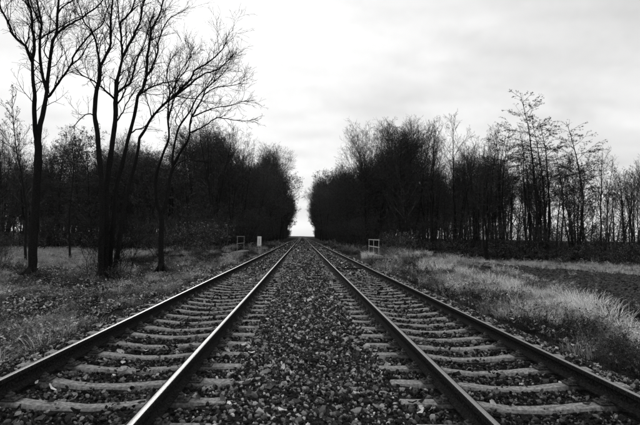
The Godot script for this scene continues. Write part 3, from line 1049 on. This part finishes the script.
	# single small trees before the meadow wood
	plant("young", -18.4, -33.5, 1.12, "standing alone on the rough meadow")
	plant("layered", -17.2, -37.0, 0.56, "standing alone on the rough meadow")
	plant("thicket", -15.0, -24.5, 0.42, "on the meadow by the tall black tree")
	plant("thicket", -10.4, -36.5, 0.6, "between the lone trees and the wood")
	plant("thicket", -8.8, -47.5, 0.6, "between the lone trees and the wood")
	plant("bramble", -7.6, -42.0, 1.2, "between the lone trees and the wood")
	plant("bramble", -9.6, -40.0, 1.2, "between the lone trees and the wood")
	plant("bramble", 9.0, -43.0, 0.9, "beside the culvert railing by the dry grass")
	for p in [[-9.2, -21.6], [-7.6, -20.8], [-8.9, -19.6], [-11.2, -21.4], [-12.8, -22.8], [-6.6, -25.2], [-7.9, -25.0], [-10.0, -25.5], [-13.6, -20.6], [-9.8, -17.8], [-6.3, -31.5], [-12.0, -18.6]]:
		plant("bramble", p[0], p[1], rng.randf_range(0.22, 0.42), "low on the ground around the lone bare trees")
	# what lies deeper in the wood and far down the line reads as one mass
	for part in ["trunk", "crown", "foliage"]:
		far_wood(part)


func far_wood(part: String):
	rng.seed = 4411
	var kinds := ["slender", "leafy", "broad", "thicket"]
	for kind in kinds:
		var src: Node3D = protos[kind][0]
		if kind == "thicket" and part == "trunk": continue
		var node: Node = src.get_node_or_null("crown/foliage" if part == "foliage" else part)
		var buf := PackedFloat32Array()
		for side in [-1, 1]:
			var d := 178.0
			while d < 345.0:
				for col in 3:
					if kind == "thicket" and col > 0: continue
					if kind != "thicket" and rng.randi() % 3 != kinds.find(kind): continue
					var x: float = side * (9.4 + 0.8 * smooth(220, 330, d) + col * 4.0 + rng.randf_range(-1.0, 1.6))
					var s := 1.45 * rng.randf_range(0.85, 1.15)
					if kind == "thicket":
						s = rng.randf_range(0.7, 1.2)
						x -= side * 0.2
					put(buf, Basis(Vector3.UP, rng.randf() * TAU).scaled_local(Vector3.ONE * s), Vector3(x, ground_y(x, -d), -d), 0.03)
				d += rng.randf_range(3.5, 6.0)
			# depth of the woods
			for k in (0 if kind == "thicket" else 80):
				var x: float = side * rng.randf_range(14, 70)
				var z := -rng.randf_range(82, 150)
				var lim := absf(x) / -z
				var ok: bool = lim < 0.62 and (side < 0 or rng.randf() > 0.9 * smooth(0.22, 0.46, lim))
				if not ok: continue
				var s := rng.randf_range(0.8, 1.0)
				put(buf, Basis(Vector3.UP, rng.randf() * TAU).scaled_local(Vector3.ONE * s), Vector3(x, ground_y(x, z), z), 0.03)
		if node == null: continue
		var o := scatter(numbered("far_wood_" + part), node.mesh, node.material_override, buf, self)
		tag(o, {trunk = "distant trunks of the wood massed beyond the nearer trees", crown = "distant bare branches of the wood massed beyond the nearer trees", foliage = "distant dark leaves of the wood massed beyond the nearer trees"}[part], "wood", "far wood " + part, "stuff")


# ------------------------------------------------------------------ grass
func blades(count: int, spread: float, l0: float, l1: float, width: float, lean: float, sd: int) -> ArrayMesh:
	var r := RandomNumberGenerator.new()
	r.seed = sd
	var b := Buf.new()
	for k in count:
		var a := r.randf() * TAU
		var p := Vector3(cos(a), 0, sin(a)) * spread * sqrt(r.randf()) + Vector3(0, -0.02, 0)
		var az := a + r.randf_range(-1.2, 1.2)
		var out := Vector3(cos(az), 0, sin(az))
		var side := Vector3(-out.z, 0, out.x)
		var ln := r.randf_range(l0, l1)
		var bend := lean * r.randf_range(0.4, 1.5)
		var tilt := r.randf_range(0.0, 0.35)
		var w := width * r.randf_range(0.6, 1.3)
		var tone := r.randf_range(0.55, 1.35)
		var n := 4
		var k0 := b.v.size()
		for i in n + 1:
			var t := float(i) / n
			var ww := w * (1.0 - t * 0.92)
			b.v.append(p - side * ww)
			b.v.append(p + side * ww)
			b.c.append(Color(tone, tone, tone)); b.c.append(Color(tone, tone, tone))
			var th := tilt + bend * t * t
			p += (out * sin(th) + Vector3.UP * cos(th)) * ln / n
		for i in n:
			var q := k0 + i * 2
			b.i.append_array(PackedInt32Array([q, q + 2, q + 1, q + 1, q + 2, q + 3]))
	return mesh_of(b)


func weed_mesh(sd: int) -> ArrayMesh:
	rng.seed = sd
	var st := Buf.new()
	var lf := Buf.new()
	var g := {step = [0.12, 0.1, 0.08, 0.08], wob = 0.2, up = [0.06, 0.06, 0.04, 0.03], sides = [3, 3, 3, 3], dens = [7.0, 8.0, 0, 0], ratio = [0.45, 0.5, 0.5, 0.5], angle = 0.7, last = 2, rmin = 0.0022, leaves = 3, leaf_size = 0.022, leaf_tone = [0.5, 1.4]}
	for k in 5:
		sprout(st, lf, Vector3(rng.randf_range(-0.1, 0.1), -0.02, rng.randf_range(-0.1, 0.1)), (Vector3.UP + rv() * 0.4).normalized(), rng.randf_range(0.3, 0.65), 0.004, 0, g)
	var k0 := lf.v.size()
	for v in st.v:
		lf.v.append(v)
		lf.c.append(Color(0.7, 0.7, 0.7))
	for i in st.i: lf.i.append(i + k0)
	return mesh_of(lf)


func make_grass():
	var short := [blades(34, 0.13, 0.10, 0.30, 0.0035, 1.5, 41), blades(30, 0.15, 0.14, 0.40, 0.0038, 1.9, 42)]
	var mat := [blades(40, 0.2, 0.25, 0.55, 0.0042, 2.6, 43)]
	var tall := [blades(36, 0.16, 0.45, 0.95, 0.0045, 1.3, 44), blades(40, 0.2, 0.35, 0.8, 0.0045, 1.7, 45)]
	var weeds := [weed_mesh(46), weed_mesh(47)]
	rng.seed = 1212
	var meshes := short + mat + tall + weeds + [blades(190, 0.28, 0.25, 0.6, 0.006, 2.3, 48)]
	var bufs := []
	for m in meshes: bufs.append(PackedFloat32Array())
	var bands := [[2.5, 9.0, 70.0, 0.8], [9.0, 17.0, 48.0, 0.85], [17.0, 30.0, 24.0, 1.0], [30.0, 60.0, 8.0, 1.25], [60.0, 110.0, 1.5, 1.6]]
	for band in bands:
		var wide: float = minf(band[1] * 0.72 + 2.0, 46.0)
		var n := int((band[1] - band[0]) * wide * 2.0 * band[2])
		for k in n:
			var x := rng.randf_range(-wide, wide)
			var z := -rng.randf_range(band[0], band[1])
			var low_edge := 1.0
			var side := absf(x - 0.13)
			if side < 3.55 or not in_view(x, z): continue
			if side < 4.3 and rng.randf() > (side - 3.4) / 0.9: continue
			if band[0] >= 60.0 and side > 8.0: continue
			if x > 0.0 and -z > edge_right(x) + 3.0 and x > 9.0: continue
			if x < -8.0 and -z > edge_left(x) + 1.0: continue
			if absf(z + 38.2) < 4.5 and ((x > 3.6 and x < 6.6) or (x < -3.6 and x > -5.6)) and rng.randf() < 0.85: continue
			if x > 9.8 and x < 12.5 and -z < 30.0: low_edge = 0.5
			if in_field(x, z) and rng.randf() > 0.015: continue
			var dry := noise.get_noise_2d(x * 0.35 + 11.0, z * 0.35) + 0.5 * noise.get_noise_2d(x * 1.3, z * 1.3 + 30.0)
			if noise.get_noise_2d(x * 0.7 - 50.0, z * 1.1) < -0.12 and rng.randf() < 0.88: continue   # bare hollows
			var which := 0
			var low := 0.8
			var tone := 0.05
			if x < 0.0:
				tone = clampf(0.05 + 1.0 * dry, 0.012, 0.5) * rng.randf_range(0.2, 1.7)
				which = 2 if dry > 0.04 else rng.randi() % 2
				if rng.randf() < (0.65 if dry < 0.06 else 0.3) and -z < 30.0: continue
				low = 0.55
				if dry > 0.10 and rng.randf() < 0.10: which = 7
				if rng.randf() < 0.28: which = 5 + rng.randi() % 2
				if -z > 28.0 and x < -12.0:
					tone = rng.randf_range(0.2, 0.6)
			else:
				var bank := exp(-pow((x - 8.0 - 0.07 * (-z - 15.0)) / 1.8, 2.0))
				bank *= smooth(-0.22, 0.12, noise.get_noise_2d(x * 0.55 + 90.0, z * 0.45))
				if x > 12.0: bank = maxf(bank, 0.75)
				tone = clampf(0.08 + 0.42 * bank + 0.8 * dry, 0.03, 0.85) * rng.randf_range(0.3, 1.5)
				which = rng.randi() % 3
				if rng.randf() < bank * 0.6: which = 3 + rng.randi() % 2
				elif rng.randf() < 0.20: which = 5 + rng.randi() % 2
				if rng.randf() < bank * 0.4 * smooth(0.0, 0.2, dry) and x < 12.0:
					which = 7
					tone = rng.randf_range(0.55, 0.92)
				if x > 12.0 and which in [3, 4]: which = 1
				if x > 12.0:
					low = 0.6
					tone = rng.randf_range(0.3, 0.85)
				elif which in [3, 4]: low = 0.62
			var s: float = band[3] * rng.randf_range(0.7, 1.3)
			put(bufs[which], Basis.from_euler(Vector3(rng.randf_range(-0.25, 0.25), rng.randf() * TAU, rng.randf_range(-0.25, 0.25))).scaled_local(Vector3(s, s * low * low_edge * rng.randf_range(0.75, 1.2), s)), Vector3(x, ground_y(x, z), z), tone)
	var names := ["short_grass", "short_grass", "matted_grass", "tall_grass", "tall_grass", "weeds", "weeds", "tussock_grass"]
	var says := {short_grass = "short dead grass covering the verges and the meadow", matted_grass = "long dead grass lying matted on the verges and meadow", tall_grass = "tall pale dry grass on the bank before the ploughed field", tussock_grass = "rounded pale tussocks of dry grass along the bank", weeds = "small leafy weeds growing through the grass of the verges"}
	var total := 0
	for k in meshes.size():
		var o := scatter(numbered(names[k]), meshes[k], M.straw, bufs[k], self)
		tag(o, says[names[k]], "weeds" if k in [5, 6] else "grass", says[names[k]], "stuff")
		total += bufs[k].size() / 16
	print("grass ", total)
	# single bright clumps
	var tussocks := []
	for q in [[7.6, -16.8], [7.9, -15.6], [7.5, -18.2], [8.3, -17.4], [7.4, -11.6], [6.9, -10.2], [8.1, -13.7], [7.7, -12.6], [8.4, -14.8], [8.0, -20.2], [7.9, -27.5], [8.3, -24.5], [8.2, -19.0], [7.6, -30.0], [7.0, -13.2], [8.1, -22.4]]:
		tussocks.append([q[0], q[1], rng.randf_range(0.75, 1.3), "rounded whitish tussock of dry grass on the bank before the field"])
	for p in [[5.0, -36.6, 1.3, "pale bushy clump of dry grass beside the pale railing"]] + tussocks:
		var o := inst(numbered("grass_tussock"), blades(300, 0.40, 0.25, 0.7, 0.008, 2.3, int(p[0] * 100)), M.straw_pale, self)
		o.position = Vector3(p[0], ground_y(p[0], p[1]), p[1])
		o.scale = Vector3.ONE * p[2]
		tag(o, p[3], "grass", "whitish tussocks on the bank")


func make_litter():
	rng.seed = 3131
	var b := Buf.new()
	var k0 := 0
	# a curled leaf: two rows of three points
	for i in 3:
		var t := i - 1.0
		b.v.append(Vector3(t * 0.03, 0.010 * t * t, -0.018 * (1.0 - absf(t) * 0.6)))
		b.v.append(Vector3(t * 0.03, 0.010 * t * t - 0.004, 0.0))
		b.v.append(Vector3(t * 0.03, 0.010 * t * t + 0.004, 0.018 * (1.0 - absf(t) * 0.6)))
	for i in 2:
		for j in 2:
			var q := k0 + i * 3 + j
			b.i.append_array(PackedInt32Array([q, q + 3, q + 1, q + 1, q + 3, q + 4]))
	var mesh := mesh_of(b)
	var buf := PackedFloat32Array()
	for k in 260000:
		var d := 3.0 + 27.0 * pow(rng.randf(), 1.3)
		var x := rng.randf_range(-1, 1) * (0.7 * d + 1.5)
		var side := absf(x - 0.13)
		if not in_view(x, -d) or in_field(x, -d): continue
		if side < 4.0 and rng.randf() > 0.02: continue
		if x > 0.0 and rng.randf() < 0.6: continue
		if noise.get_noise_2d(x * 0.8 + 5.0, d * 1.2) < -0.10 and rng.randf() < 0.85: continue
		var y := ground_y(x, -d) if side > 3.6 else bed_y(x, -d) + 0.03
		y += rng.randf_range(0.01, 0.09) if side > 4.0 else 0.0
		var s := rng.randf_range(0.6, 1.5) * (1.0 + d * 0.02)
		var tone := rng.randf_range(0.02, 0.12) if rng.randf() < 0.62 else rng.randf_range(0.25, 0.75)
		put(buf, Basis.from_euler(Vector3(rng.randf_range(-0.9, 0.9), rng.randf() * TAU, rng.randf_range(-0.9, 0.9))).scaled_local(Vector3.ONE * s), Vector3(x, y, -d), tone)
	var o := scatter("fallen_leaves", mesh, M.tint, buf, self)
	tag(o, "fallen leaves lying over the verges and the track bed", "leaves", "", "stuff")
	print("leaves ", buf.size() / 16)
